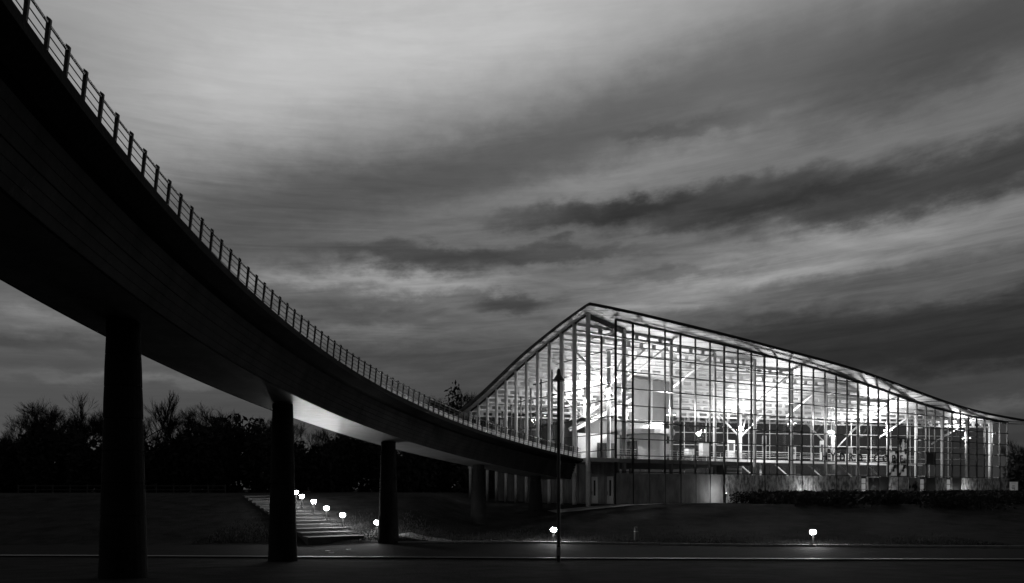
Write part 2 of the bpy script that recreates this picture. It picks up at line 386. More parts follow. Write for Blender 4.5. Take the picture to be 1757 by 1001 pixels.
def smooth_tab(tab, x, r):
    return sum(lerp_tab(tab, x + r * d) for d in (-1, -.5, 0, .5, 1)) / 5
def roof_nu(t, s): return (t - TIPT) / 6.86 + (s + E1) / 2.45
def roof_top_nu(nu, w):
    return EYE + (1 - w) * smooth_tab(zL_, -E1 + 2.45 * nu, 1.0) + w * smooth_tab(zR_, TIPT + 6.86 * nu, 2.6)
def roof_top(t, s):
    nu = max(1e-4, roof_nu(t, s)); return roof_top_nu(nu, ((t - TIPT) / 6.86) / nu)
TH = .22
def under(t, s): return roof_top(t, s) - TH - .06
NU1 = 13.6; NW = 24
def rp(nu, w, dz=0):
    return (TIPT + 6.86 * nu * w, -E1 + 2.45 * nu * (1 - w), roof_top_nu(max(nu, 1e-3), w) + dz)
# roof deck
nus = [NU1 * i / 68 for i in range(69)]
b = MB(); b.strip([[rp(n, k / NW) for k in range(NW + 1)] for n in nus]); b.strip([[rp(n, k / NW, -TH) for k in range(NW, -1, -1)] for n in nus])
roof = b.build('roof', M['roof'], hall, smooth=True)
for nm, w, dx in (('fascia', 0, 1), ('fascia', 1, 1)):
    rows = []
    for n in nus:
        p = Vector(rp(n, w)); o = Vector((-.07, 0, 0)) if w == 0 else Vector((0, -.07, 0))
        rows.append([p + Vector((0, 0, .03)), p + o + Vector((0, 0, .03)), p + o + Vector((0, 0, -TH - .05)), p + Vector((0, 0, -TH - .05))])
    MB().strip(rows, close=True).build(nm, M['fascia'], roof)
# soffit panels: strips that run with the roof's straight lines
PS = .5
i = 0
while i * PS < NU1 - .01:
    n0, n1 = i * PS + .012, (i + 1) * PS - .012; i += 1
    bb = MB(); kk = 16
    lo = [[rp(n, .004 + .992 * k / kk, -TH - .055) for k in range(kk + 1)] for n in (max(n0, .02), (n0 + n1) / 2, n1)]
    bb.strip([list(reversed(r)) for r in lo])
    bb.build('soffit_panel', M['ceil'], roof)
# cellular beams with rectangular holes, from each left column to each right column
PITCH = 2.287
RC = [(PITCH * (1 + 3 * n), 1.5) for n in range(12)]
LC = [(-3.65, 2.45 * n) for n in range(12)]
def beam(n):
    a, c = LC[n], RC[n]
    if n == 0: c = (RC[0][0], 1.5)
    A2, C2 = Vector(a), Vector(c); Ln = (C2 - A2).length; d = (C2 - A2) / Ln; nn = Vector((-d.y, d.x))
    dep = .80; cell = 1.6; nc = max(2, round(Ln / cell)); b = MB()
    def P(u, h, o):
        p = A2 + d * (u * Ln) + nn * o; return (p.x, p.y, under(*(A2 + d * (u * Ln))) - .05 - h)
    for o0 in (-.05,):
        for k in range(nc):
            u0, u1 = k / nc, (k + 1) / nc; e = .14 / nc * 1.0
            if n == 0:
                b.poly([P(u0, 0, -.1), P(u1, 0, -.1), P(u1, .55, -.1), P(u0, .55, -.1), P(u0, 0, .1), P(u1, 0, .1), P(u1, .55, .1), P(u0, .55, .1)],
                       [(0, 3, 2, 1), (4, 5, 6, 7), (0, 1, 5, 4), (3, 7, 6, 2)]); continue
            hs = [(u0, 0), (u1, 0), (u1, dep), (u0, dep)]; hi = [(u0 + e, .19), (u1 - e, .19), (u1 - e, dep - .19), (u0 + e, dep - .19)]
            pts = [P(u, h, -.05) for u, h in hs + hi] + [P(u, h, .05) for u, h in hs + hi]
            fs = []
            for q in range(4):
                r = (q + 1) % 4
                fs += [(q, r, 4 + r, 4 + q), (8 + q, 12 + q, 12 + r, 8 + r), (4 + q, 4 + r, 12 + r, 12 + q)]
            fs += [(0, 8, 9, 1), (3, 2, 10, 11)]
            b.poly(pts, fs)
            b.bar(P(u0, dep, 0), P(u1, dep, 0), .26, .05); b.bar(P(u0, 0, 0), P(u1, 0, 0), .26, .05)
    return b.build('roof_beam', M['dark'] if n == 0 else M['white'], hall)
for n in range(12): beam(n)
# columns
GL0 = 2.2
for a_, c_ in zip(LC, LC[1:]):
    MB().bar((a_[0], a_[1] + .01, under(*a_) - .14), (c_[0], c_[1] - .01, under(*c_) - .14), .16, .20).build('edge_beam', M['mull'], hall)
for (t, s) in LC:
    MB().tube([(t, s, ground_z(*hw(t, s).xy) - .2), (t, s, under(t, s) - .02)], .24 if s < 6 else .20, 14).build('column', M['column'], hall, smooth=True)
for (t, s) in RC:
    MB().tube([(t, s, GL0), (t, s, under(t, s) - .02)], .25 if t < 3 else .20, 14).build('column', M['column'], hall, smooth=True)
IC = [(5.8, 13.5), (2.6, 4.6), (29.7, 10), (49.9, 10), (16, 17)]  # column nearest the corner and its lamp cluster added to brighten that end
for (t, s) in IC:
    MB().tube([(t, s, GL0), (t, s, under(t, s) - .9)], .22, 14).build('column', M['white'], hall, smooth=True)
    for dt, ds in ((4.2, -1.5), (-4.2, 1.5), (3.5, 2.0)):
        MB().tube([(t, s, under(t, s) - 5.0), (t + dt, s + ds, under(t + dt, s + ds) - .7)], .12, 8).build('strut', M['white'], hall, smooth=True)
for n in (1, 2, 4, 5, 7, 8, 10):
    t, s = RC[n]
    MB().tube([(t - 3.4, s + 3.6, under(t - 3.4, s + 3.6) - 3.6), (t, s, under(t, s) - .4)], .13, 8).build('strut', M['white'], hall, smooth=True)
# transoms, mullions, brackets and panes of the long front
Z0, DZ = 5.65, 1.79
TEND = 80.2
NM = 36
mull_t = [PITCH * i for i in range(36)]
for i, t in enumerate(mull_t):
    wm_ = .07 if i % 3 == 1 else .042
    MB().box(t - wm_, t + wm_, -.10, .12, GL0 + .05 if i % 3 == 1 else Z0 - .1, under(t, 0) - .01).build('mullion', M['mull'], hall)
for k in range(9):
    z = Z0 + DZ * k; x0 = 0.0; x1 = TEND
    while under(x1, 0) < z + .1 and x1 > 2: x1 -= .25
    if x1 < 4: continue
    MB().box(x0 + .0, x1, -.125, .10, z - .045, z + .045).build('transom', M['mull'], hall)
hd = MB(); hd.strip([[(t, -.14, under(t, 0) - .03), (t, .14, under(t, 0) - .03), (t, .14, under(t, 0) - .15), (t, -.14, under(t, 0) - .15)] for t in [TEND * i / 60 for i in range(61)]], close=True)
hd.build('head_rail', M['mull'], hall)
for (t, s) in RC:
    for k in range(9):
        z = Z0 + DZ * k + .06
        if z < under(t, s) - .3: MB().box(t - .04, t + .04, .13, s - .15, z - .05, z + .05).build('bracket', M['column'], hall)
panes = []
def pane_front(t0, t1, z0, k):
    zt0, zt1 = under(t0, 0) - .16, under(t1, 0) - .16
    top0, top1 = min(z0 + DZ - .05, zt0), min(z0 + DZ - .05, zt1)
    if max(top0, top1) < z0 + .15: return
    top0 = max(top0, z0 + .06); top1 = max(top1, z0 + .06); a = z0 + .05
    pts = [(t0, -.02, a), (t1, -.02, a), (t1, -.02, top1), (t0, -.02, top0), (t0, .0, a), (t1, .0, a), (t1, .0, top1), (t0, .0, top0)]
    panes.append((pts, t0, 0))
for i in range(35):
    for k in range(9): pane_front(mull_t[i] + .05, mull_t[i + 1] - .05, Z0 + DZ * k, k)
PF = [(0, 1, 2, 3), (7, 6, 5, 4), (0, 4, 5, 1), (1, 5, 6, 2), (2, 6, 7, 3), (3, 7, 4, 0)]
# left glazing, set back behind the colonnade, above the entrance level
FL = EYE + 3.30        # upper floor level, where the walkway arrives
left_s = [2.45 * i for i in range(12)]
for s in left_s:
    MB().box(-.10, .12, s - .045 + .1, s + .045 + .1, GL0 if s < 1 else FL, under(0, s) - .01).build('mullion', M['mull'], hall)
for k in range(8):
    z = FL + .02 + DZ * k + 0.9; s1 = 27
    while under(0, s1) < z + .1 and s1 > 1: s1 -= .25
    if s1 > 2: MB().box(-.12, .10, .15, s1, z - .035, z + .035).build('transom', M['mull'], hall)
for i in range(11):
    s0, s1 = left_s[i] + .16, left_s[i + 1] + .04
    zz = [FL + .04] + [FL + .92 + DZ * k for k in range(8)]
    for a, bz in zip(zz, zz[1:] + [99]):
        if i in (0, 1) and a < FL + .5: continue
        t0_, t1_ = min(bz - .04, under(0, s0) - .1), min(bz - .04, under(0, s1) - .1)
        if t1_ < a + .2: continue
        a2 = a + .04
        panes.append(([(-.02, s0, a2), (0, s0, a2), (0, s1, a2), (-.02, s1, a2), (-.02, s0, t0_), (0, s0, t0_), (0, s1, t1_), (-.02, s1, t1_)], 0, 1))
BF = [(0, 3, 2, 1), (4, 5, 6, 7), (0, 1, 5, 4), (1, 2, 6, 5), (2, 3, 7, 6), (3, 0, 4, 7)]
rest = MB()
for i, (pts, t0, lf) in enumerate(panes):
    if i < 298: MB().poly(pts, BF if lf else PF).build('glass_pane', M['glass'], hall)
    else: rest.poly(pts, BF if lf else PF)
if rest.v: tag(rest.build('glass_pane', M['glass'], hall), kind='stuff')
LITW = emis('lit_window', .12)
# lower wall: stone panels under the long front, grey wall panels under the left glazing
for i in range(35):
    t0, t1 = mull_t[i] + .05, mull_t[i + 1] - .05
    if i in (20, 25, 28): m_ = M['dark']
    else: m_ = M['plinth'] if i > 5 else M['plinthd']
    if i in (6,):   # the pale splayed panel
        MB().poly([(t0, -.10, GL0 - .1), (t1 - .2, -.10, GL0 - .1), (t1 - .7, -.10, Z0 - .12), (t0, -.10, Z0 - .12), (t0, .1, GL0 - .1), (t1, .1, GL0 - .1), (t1, .1, Z0 - .12), (t0, .1, Z0 - .12)], PF).build('stone_panel', M['pale'], hall); continue
    if i in (18, 24, 27):
        MB().box(t0, t0 + .55, -.08, .1, GL0 - .1, Z0 - .12).build('stone_panel', m_, hall)
        MB().box(t1 - .55, t1, -.08, .1, GL0 - .1, Z0 - .12).build('stone_panel', m_, hall)
        wn = MB().box(t0 + .55, t1 - .55, -.05, .05, GL0 - .1, Z0 - .12).build('window', M['dark'], hall)
        for q in range(3):
            MB().box(t0 + .65, t1 - .65, -.075, -.055, GL0 + .9 + q * .75, GL0 + 1.58 + q * .75).build('pane', LITW, wn)
        continue
    MB().box(t0, t1, -.08 - .01 * (i % 3), .1, GL0 - .4, Z0 - .12).build('stone_panel', m_, hall)
for i in range(11):
    s0, s1 = left_s[i] + .04, left_s[i + 1] - .04
    MB().box(.35, .5, s0, s1, GL0 - .5, FL - .42).build('wall_panel', M['plinthd'], hall)
for s in (1.3, 4.1):
    dr = MB().box(.22, .33, s - .55, s + .55, GL0 + .05, GL0 + 3.0).build('door', M['column'], hall)
    MB().box(.195, .215, s - .20, s + .12, GL0 + .9, GL0 + 2.6).build('door_pane', M['dark'], dr)
    MB().box(.15, .215, s + .38, s + .42, GL0 + 1.0, GL0 + 1.4).build('handle', M['metal'], dr)
# floors
def back_t(s, nu): return TIPT + 6.86 * (nu - (s + E1) / 2.45)
NUB = 12.25
MB().poly([(-.3, .2, GL0), (back_t(.2, NUB), .2, GL0), (-.3, 28.2, GL0), (-.3, .2, GL0 - .3), (back_t(.2, NUB), .2, GL0 - .3), (-.3, 28.2, GL0 - .3)],
          [(0, 1, 2), (5, 4, 3), (0, 3, 4, 1), (1, 4, 5, 2), (2, 5, 3, 0)]).build('ground_floor', M['floor'], hall)
FL2 = FL + .75
def floor_slab(name, mz, z, m):
    nz_ = len(mz)
    MB().poly([(x, y, z) for x, y in mz] + [(x, y, z - .42) for x, y in mz], [tuple(range(nz_)), tuple(range(2 * nz_ - 1, nz_ - 1, -1))] + [(i, nz_ + i, nz_ + (i + 1) % nz_, (i + 1) % nz_) for i in range(nz_)]).build(name, m, hall)
floor_slab('upper_floor', [(-3.5, -.2), (0.2, -.2), (0.2, .35), (21, .35), (24, 7.2), (24, 17.9), (-3.5, 28)], FL, M['slab'])
floor_slab('gallery_floor', [(24.03, 7.2), (63, 3.9), (24.03, 17.9)], FL2, M['white'])
rl = MB()
def gallery_rail(pts, FL):
    e = None
    for z, r in ((1.05, .035), (.8, .015), (.55, .015), (.3, .015)):
        o = MB().tube([(x, y, FL + z) for x, y in pts], r, 6).build('gallery_rail', M['white'], hall)
    for (a, c) in zip(pts, pts[1:]):
        Ln = math.dist(a, c); n = max(1, int(Ln / 2.2))
        for k in range(n + 1):
            u = k / n; x = a[0] + (c[0] - a[0]) * u; y = a[1] + (c[1] - a[1]) * u
            MB().box(x - .03, x + .03, y - .03, y + .03, FL, FL + 1.08).build('gallery_post', M['white'], hall)
gallery_rail([(.5, .9), (20.9, .9), (23.9, 7.4)], FL)
gallery_rail([(24.1, 7.35), (62.0, 4.15)], FL2)
# slanting brace members under the gallery
for t in (26, 33, 40, 47, 54):
    MB().tube([(t, 7.0, FL2 - .5), (t + 4.2, 3.5, GL0)], .09, 8).build('strut', M['white'], hall)
for t in (24.5, 31, 38, 45, 52):
    MB().tube([(t, 7.6, GL0), (t, 7.6, FL2 - .45)], .14, 10).build('column', M['white'], hall)
# back wall: tall dark glazing
bt0, bt1 = (back_t(.3, NUB), .3), (-.3, None)
def backp(u):
    s = .3 + (27.6 - .3) * u; return (back_t(s, NUB), s)
NBK = 24
for i in range(NBK + 1):
    t, s = backp(i / NBK)
    MB().tube([(t, s, GL0), (t, s, under(t, s) - .02)], .07, 6).build('mullion', M['column'], hall)
for i in range(NBK):
    a, c = backp(i / NBK), backp((i + 1) / NBK); zt = min(under(*a), under(*c)) - .1
    MB().bar((a[0], a[1], (GL0 + zt) / 2), (c[0], c[1], (GL0 + zt) / 2), .03, zt - GL0).build('back_pane', M['glassb'], hall)
for z in (FL + 1.4, FL + 3.2, FL + 5.0):
    a, c = backp(0), backp(1); MB().bar((*a, z), (*c, z), .08, .08).build('transom', M['column'], hall)
# right end glazing
for i in range(5):
    s = .3 + i * 1.1
    pass

# ------------------------------------------------------------------ lamps in the hall
def point(name, p, energy, r=.25, parent=None):
    l = bpy.data.lights.new(name, 'POINT'); l.energy = energy; l.shadow_soft_size = r; l.color = (1, 1, 1)
    o = bpy.data.objects.new(name, l); COL.objects.link(o); o.location = p
    if parent: o.parent = parent
    return o
def cluster(t, s, z, energy):
    e = MB().tube([(t - .5, s, z), (t + .5, s, z)], .04, 6).build('lamp_bracket', M['metal'], hall)
    for dx, dy in ((-.5, 0), (.5, 0), (0, .5), (0, -.5)):
        MB().lathe([(.05, -.18), (.13, -.14), (.15, .10), (.13, .12)], 10, (t + dx, s + dy, z + .1)).build('spot_head', M['metal'], e)
        MB().lathe([(.125, 0), (.09, .05), (0, .07)], 10, (t + dx, s + dy, z + .225)).build('lens', M['lens_small'], e)
        if dy: MB().bar((t, s, z), (t, s + dy, z), .04, .04).build('arm', M['metal'], e)
    point('lamp_light', (t, s - .0 if s > 3 else s + .9, z + 1.0), energy, .35, e)
for n, en in ((1, 4800), (4, 4300), (7, 4300), (10, 3800)):
    cluster(RC[n][0], RC[n][1], EYE + 8.2 - (.0 if n < 9 else .4), en)
for (t, s), en in zip(IC, (6500, 4200, 4000, 4400, 4600)):
    cluster(t, s, EYE + (10.6 if t < 7 else 8.0), en)

# ------------------------------------------------------------------ inside the hall
def T(name, t, s, z, label, cat, group=None, rz=0):
    e = empty(name, hw(t, s, z), ANG + rz); tag(e, label, cat, group); return e
k_ = T('exhibition_drum', 3.2, 12, FL, 'dark grey windowless exhibition block behind the left colonnade', 'pavilion')
MB().box(0, 9, -2, 9, .01, 5.1).build('wall', M['wallg'], k_); MB().box(-.15, 9.15, -2.15, 9.15, 5.11, 5.35).build('parapet', M['walld'], k_)
for i in range(5): MB().box(-.03, -.005, -1.8 + i * 2.15, .25 + i * 2.15, .1, 5.0).build('panel', M['wallg'], k_)
k_ = T('lift_tower', 9.5, 4.6, FL, 'white rounded lift core lit from above near the entrance', 'tower')
MB().lathe([(2.3, 0), (2.3, 3.1), (2.0, 3.1), (2.0, 4.4), (2.1, 4.4), (2.1, 4.55)], 28, (0, 1.5, 0)).build('drum', M['wallw'], k_, smooth=False)
MB().box(-2.42, -2.31, .6, 2.3, .05, 2.4).build('door', M['walld'], k_)
MB().lathe([(3.3, 3.2), (3.3, 3.75), (2.32, 3.75)], 28, (0, 1.5, 0)).build('balcony', M['slab'], k_)
k_ = T('reception_wall', 4.2, 8.4, FL, 'bright white entrance wall with dark doorway at the end of the walkway', 'wall')
MB().box(-3.2, 3.0, 0, .25, 0, 3.3).build('wall', M['wallw'], k_)
MB().box(-.4, 1.2, -.03, -.005, .02, 2.25).build('doorway', M['walld'], k_)
MB().box(1.7, 2.5, -.03, -.005, .02, 2.25).build('doorway', M['wallg'], k_)
k_ = T('information_desk', 21, 4, GL0, 'pale slatted block standing at the foot of the gallery', 'kiosk')
MB().box(-1.4, 1.4, -.9, .9, 0, 4.6).build('body', M['slab'], k_)
for q in range(8): MB().box(-1.3, 1.3, -.96, -.91, .5 + q * .5, .75 + q * .5).build('slat', M['white'], k_)
for i, (t, s, h, lb) in enumerate(((12, 5.5, 2.2, 'grey display cabinet beside the white lift core'), (15.5, 5.0, 1.7, 'low grey display cabinet in the middle of the gallery'), (18.5, 5.6, 2.5, 'tall grey display cabinet near the gallery corner'))):
    k_ = T('display_cabinet', t, s, FL, lb, 'cabinet', 'display cabinets on the gallery')
    MB().box(-.7, .7, -.4, .4, 0, .9).build('base', M['wallg'], k_); MB().box(-.65, .65, -.35, .35, .92, h).build('case', M['wallw'], k_)
    MB().box(-.72, .72, -.42, .42, h + .01, h + .1).build('top', M['walld'], k_)
k_ = T('hanging_screen', 9.7, 9, FL, 'large pale grey screen hung under the roof behind the corner glazing', 'screen')
MB().box(0, 6.2, 0, .15, 5.4, 10.4).build('sheet', mat('screen_cloth', .13, .8, .15, .5), k_)
for q in (0, 3.1, 6.2): MB().box(q - .05, q + .05, -.06, -.005, 5.3, 11.5).build('hanger', M['column'], k_)
for t, s_, w_, h_, mm, lb in ((26.5, 8.6, 1.3, 2.6, 'wallw', 'white display board at the near end of the raised gallery'), (32.5, 8.2, .8, 3.4, 'wallg', 'tall narrow grey display board on the raised gallery'),
        (37.5, 7.6, 1.6, 2.0, 'column', 'wide pale display board on the raised gallery behind the first letters'), (43.5, 7.2, .9, 3.0, 'wallw', 'tall white display board on the gallery behind the middle letters'), (49.0, 6.6, 1.4, 2.3, 'wallg', 'wide grey display board on the gallery left of the picture panels'), (56.5, 5.2, 1.2, 2.6, 'wallw', 'white display board at the far end of the raised gallery')):
    k_ = T('display_board', t, s_, FL2, lb, 'display board', 'display boards on the raised gallery')
    MB().box(-w_ / 2, w_ / 2, 0, .06, .25, h_).build('board', M[mm], k_)
    for q in (-1, 1): MB().box(q * w_ * .42 - .03, q * w_ * .42 + .03, .065, .12, 0, h_ - .1).build('leg', M['metal'], k_)
    MB().box(-w_ * .38, w_ * .3, -.02, -.005, h_ * .45, h_ * .82).build('print', M['walld'], k_)
# inclined stair that climbs behind the left glazing
k_ = T('suspended_stair', 2.0, 6.0, FL, 'long white suspended stair rising to the right under the roof', 'stair')
a = Vector((-1.0, 3.5, 3.8)); c = Vector((13.5, 4.0, 10.5)); d = c - a
for o in (-.7, .7):
    MB().bar(a + Vector((0, o, 0)), c + Vector((0, o, 0)), .08, .42).build('stringer', M['white'], k_)
    MB().bar(a + Vector((0, o, 1.1)), c + Vector((0, o, 1.1)), .05, .06).build('handrail', M['white'], k_)
for q in range(34):
    p = a + d * (q + .5) / 34; MB().box(p.x - .2, p.x + .2, p.y - .64, p.y + .64, p.z - .03, p.z + .03).build('tread', M['slab'], k_)
# sign letters on the glass
sg = empty('hall_sign', hw(37.5, -.2, EYE + 4.3), ANG); tag(sg, 'row of dark capital letters spelling HYDROSCOPE across the glass', 'sign')
for ch, px in zip('HYDROSCOPE', (1412.5, 1427, 1443, 1458, 1473, 1488, 1501, 1517, 1531, 1544.5)):
    kx = (px - 878.5) / F_PX; t = (kx * CY - CX) / (.8648061 - kx * .50210597)
    cu = bpy.data.curves.new('letter', 'FONT'); cu.body = ch; cu.size = 1.5; cu.extrude = .04; cu.align_x = 'CENTER'; cu.resolution_u = 3; cu.offset = .022
    tmp = bpy.data.objects.new('tmp', cu); COL.objects.link(tmp)
    me = bpy.data.meshes.new_from_object(tmp.evaluated_get(bpy.context.evaluated_depsgraph_get())); bpy.data.objects.remove(tmp)
    me.materials.clear(); me.materials.append(M['dark'])
    o = obj('letter', me, sg, (t - 37.5, 0, -.52)); o.rotation_euler = (R(90), 0, 0)
# printed picture panels on the front
def printed(name, lo, hi, sc, thr):
    m = bpy.data.materials.new(name); m.use_nodes = True; nt = m.node_tree; n = nt.nodes; l = nt.links; p = n['Principled BSDF']
    t = n.new('ShaderNodeTexCoord'); a = n.new('ShaderNodeTexNoise'); l.new(t.outputs['Object'], a.inputs['Vector']); a.inputs['Scale'].default_value = sc; a.inputs['Detail'].default_value = 2.5
    c = n.new('ShaderNodeValToRGB'); l.new(a.outputs['Fac'], c.inputs[0]); c.color_ramp.elements[0].position = thr - .04; c.color_ramp.elements[1].position = thr + .05
    c.color_ramp.elements[0].color = (lo, lo, lo, 1); c.color_ramp.elements[1].color = (hi, hi, hi, 1)
    l.new(c.outputs[0], p.inputs['Base Color']); p.inputs['Roughness'].default_value = .6
    tl = n.new('ShaderNodeBsdfTranslucent'); l.new(c.outputs[0], tl.inputs[0]); ms = n.new('ShaderNodeMixShader'); ms.inputs[0].default_value = .6
    l.new(p.outputs[0], ms.inputs[1]); l.new(tl.outputs[0], ms.inputs[2]); l.new(ms.outputs[0], n['Material Output'].inputs[0])
    return m
PR = printed('printed_film', .03, .75, .9, .47); PR2 = printed('printed_film_dark', .02, .20, .7, .55)
for (i, k0, k1, m_, lb) in ((21, 0, 2, PR, 'white printed picture panel at the end of the sign letters'), (22, 0, 3, PR, 'tall black and white printed picture panel behind the sign end'), (25, 1, 2, M['dark'], 'single black printed panel right of the picture panels')):
    e = empty('picture_panel', hw(mull_t[i], .10, Z0 + DZ * k0), ANG); tag(e, lb, 'picture panel', 'printed panels on the front')
    for k in range(k0, k1):
        MB().box(.10, PITCH - .10, 0, .02, (k - k0) * DZ + .08, (k - k0 + 1) * DZ - .08).build('sheet', m_, e)
for i, lb in ((19, 'dark printed poster below the first sign letters'), (23, 'spotted printed poster on the stone wall below the picture panels')):
    e = empty('wall_poster', hw(mull_t[i], -.13, GL0 + .2), ANG); tag(e, lb, 'poster', 'posters on the stone wall')
    MB().box(.06, PITCH - .06, 0, .02, 0, 3.0).build('sheet', PR2 if i == 19 else PR, e)

# ------------------------------------------------------------------ steps and paths
def path_mesh(name, pts, wid, m, dz=.03):
    rows = []
    for i, p in enumerate(pts):
        a = Vector(pts[max(0, i - 1)]); c = Vector(pts[min(len(pts) - 1, i + 1)]); d = (c - a).normalized(); n = Vector((-d.y, d.x))
        row = []
        for k in range(5):
            q = Vector(p) + n * wid * (k / 4 - .5); row.append((q.x, q.y, ground_z(q.x, q.y) + dz))
        rows.append(row)
    return tag(MB().strip(rows).build(name, m), kind='structure')
lamps = [(588, 54.0, 884), (560, 57.0, 872), (538, 60.0, 861), (518, 63.0, 852), (508, 66.0, 845)]
steps = empty('stepped_path', (-14, 56, 0)); tag(steps, kind='structure')
pos = []
for px, d, y in lamps:
    x = (px - 878.5) / F_PX * d; pos.append(Vector((x, d, EYE - (y - HOR) / F_PX * d - .95)))
sd = (pos[-1].xy - pos[0].xy).normalized(); sn = Vector((-sd.y, sd.x))
for i in range(-2, 12):
    c = pos[0].xy + sd * (i * 1.75 - .3); z = pos[0].z + .205 * (i)  * 1.0 + .02
    b = MB(); z0 = z - .6
    pts = []
    for u, v in ((0, -.4), (1.74, -.4), (1.74, 3.6), (0, 3.6)):
        q = c + sd * u + sn * v; pts.append((q.x + 14, q.y - 56))
    b.poly([(x, y, z0) for x, y in pts] + [(x, y, z) for x, y in pts], BF)
    b.build('step', M['step'], steps)
path_mesh('footpath', [(-8.0, 52.6), (-6.5, 51.6), (-4, 50.9), (0, 50.9), (6, 50.4)], 1.6, M['paving'], .035)
fp = [hw(t, -1.3).xy for t in (-9, -4, 0, 4, 8, 12, 13.4)]
path_mesh('forecourt', [tuple(p) for p in fp], 1.7, M['paving'], .05)

# ------------------------------------------------------------------ bollard lamps
def bollard(x, y, z, label, h=.95):
    e = empty('bollard_lamp', (x, y, z)); tag(e, label, 'bollard lamp', 'lit bollard lamps along the path')
    MB().lathe([(.13, -.1), (.13, .03), (.075, .05), (.075, h - .20), (.10, h - .18), (.10, h - .15)], 14).build('post', M['rail'], e, smooth=False)
    MB().lathe([(.085, h - .149), (.15, h - .115), (.19, h - .05), (.20, h + .0), (.18, h + .07), (.13, h + .12), (.09, h + .139)], 16).build('lens', M['lens'], e, smooth=True)
    MB().lathe([(.10, h + .14), (.12, h + .155), (.05, h + .20), (0, h + .205)], 14).build('cap', M['rail'], e)
    for k in range(3):
        a = 2.1 * k + .4; MB().bar((.21 * math.cos(a), .21 * math.sin(a), h - .15), (.21 * math.cos(a), .21 * math.sin(a), h + .15), .015, .015).build('guard_bar', M['rail'], e)
names = ['lowest bollard lamp of the row climbing the steps', 'second bollard lamp up the steps', 'middle bollard lamp of the five on the steps', 'fourth bollard lamp up the steps', 'topmost bollard lamp on the steps beside the dark pier']
for p, nm in zip(pos, names): bollard(p.x, p.y, p.z, nm)
x = (649 - 878.5) / F_PX * 51.8; bollard(x - .1, 51.8, ground_z(x, 51.8), 'bollard lamp half hidden by the third pier at the foot of the steps')
x = (950 - 878.5) / F_PX * 50.6; bollard(x, 50.6, ground_z(x, 50.6), 'bollard lamp on the verge just left of the tall lamp post')
x = (1395 - 878.5) / F_PX * 47.9; bollard(x, 47.9, ground_z(x, 47.9), 'lone bollard lamp on the verge in front of the long glass front')
# unlit post on the verge
x = (1091 - 878.5) / F_PX * 53.0
e = empty('verge_post', (x, 53, ground_z(x, 53))); tag(e, 'short dark unlit post on the grass left of the lone bollard', 'post')
MB().lathe([(.16, -.1), (.16, .85), (.12, .95), (0, .97)], 12).build('post', M['rail'], e); MB().lathe([(.165, .6), (.165, .66)], 12).build('band', M['metal'], e)

# ------------------------------------------------------------------ tall lamp post
x = (958.5 - 878.5) / F_PX * 38.0
e = empty('lamp_post', (x, 38.0, 0)); tag(e, 'tall slim lamp post with conical hood in front of the entrance corner', 'lamp post')
MB().lathe([(.11, -.1), (.11, .9), (.095, .95), (.08, 9.75), (.06, 9.8), (.06, 9.95)], 14).build('pole', M['rail'], e)
MB().lathe([(.33, 9.55), (.32, 9.58), (.12, 9.86), (.10, 10.02), (.09, 10.12), (.03, 10.2), (0, 10.2)], 20).build('hood', M['rail'], e)
MB().lathe([(.0, 9.56), (.22, 9.60), (.20, 9.68)], 16).build('lens', emis('hood_lens', 3.0), e)
MB().box(-.09, .09, -.175, -.12, .3, .75).build('hatch', M['metal'], e)

# ------------------------------------------------------------------ ground floodlights at the stone wall, notice board
FLOOD = emis('flood_lens', 200.0); GLOW = emis('flood_glow', 3.0)
for px, lb in ((1245, 'small floodlight glowing behind the shrubs nearest the corner'), (1405, 'small floodlight glowing under the lit window behind the shrubs'), (1536, 'small floodlight below the picture panels'), (1675, 'small floodlight glowing near the far end of the stone wall')):
    kx = (px - 878.5) / F_PX; of = -2.2; ox, oy = CX + .502 * 2.2, CY - .8648 * 2.2
    t = (kx * oy - ox) / (.8648061 - kx * .50210597); p = hw(t, -2.2)
    e = empty('floodlight', (p.x, p.y, ground_z(p.x, p.y)), ANG); tag(e, lb, 'floodlight', 'floodlights along the stone wall')
    zz = 3.35 - e.location.z
    MB().box(-.04, .04, -.04, .04, 0, zz - .12).build('stem', M['rail'], e)
    MB().box(-.2, .2, -.10, .12, zz - .12, zz + .14).build('housing', M['rail'], e)
    MB().box(-.17, .17, .122, .135, zz - .09, zz + .11).build('lens', FLOOD, e)
    MB().box(-.10, .10, -.115, -.102, zz - .02, zz + .08).build('rear_glow', GLOW, e)
D = 104; x = (1739 - 878.5) / F_PX * D
e = empty('notice_board', (x, D, ground_z(x, D)), R(-8)); tag(e, 'small lit notice board beyond the far end of the stone wall', 'sign')
zc = EYE + .42 - e.location.z
MB().box(-.6, .6, -.06, .06, zc - .72, zc + .72).build('case', M['metal'], e); MB().box(-.54, .54, -.075, -.062, zc - .66, zc + .66).build('face', M['signlit'], e)
for q in (-.5, .5): MB().box(q - .05, q + .05, -.05, .05, 0, zc - .73).build('leg', M['rail'], e)
for q, (w0, h0) in enumerate(((.42, .48), (.2, .1), (.3, -.1), (.25, -.3))): MB().box(-w0, w0 * .6, -.085, -.077, zc + h0 - .04, zc + h0 + .04).build('text_bar', M['dark'] if q else M['wallw'], e)

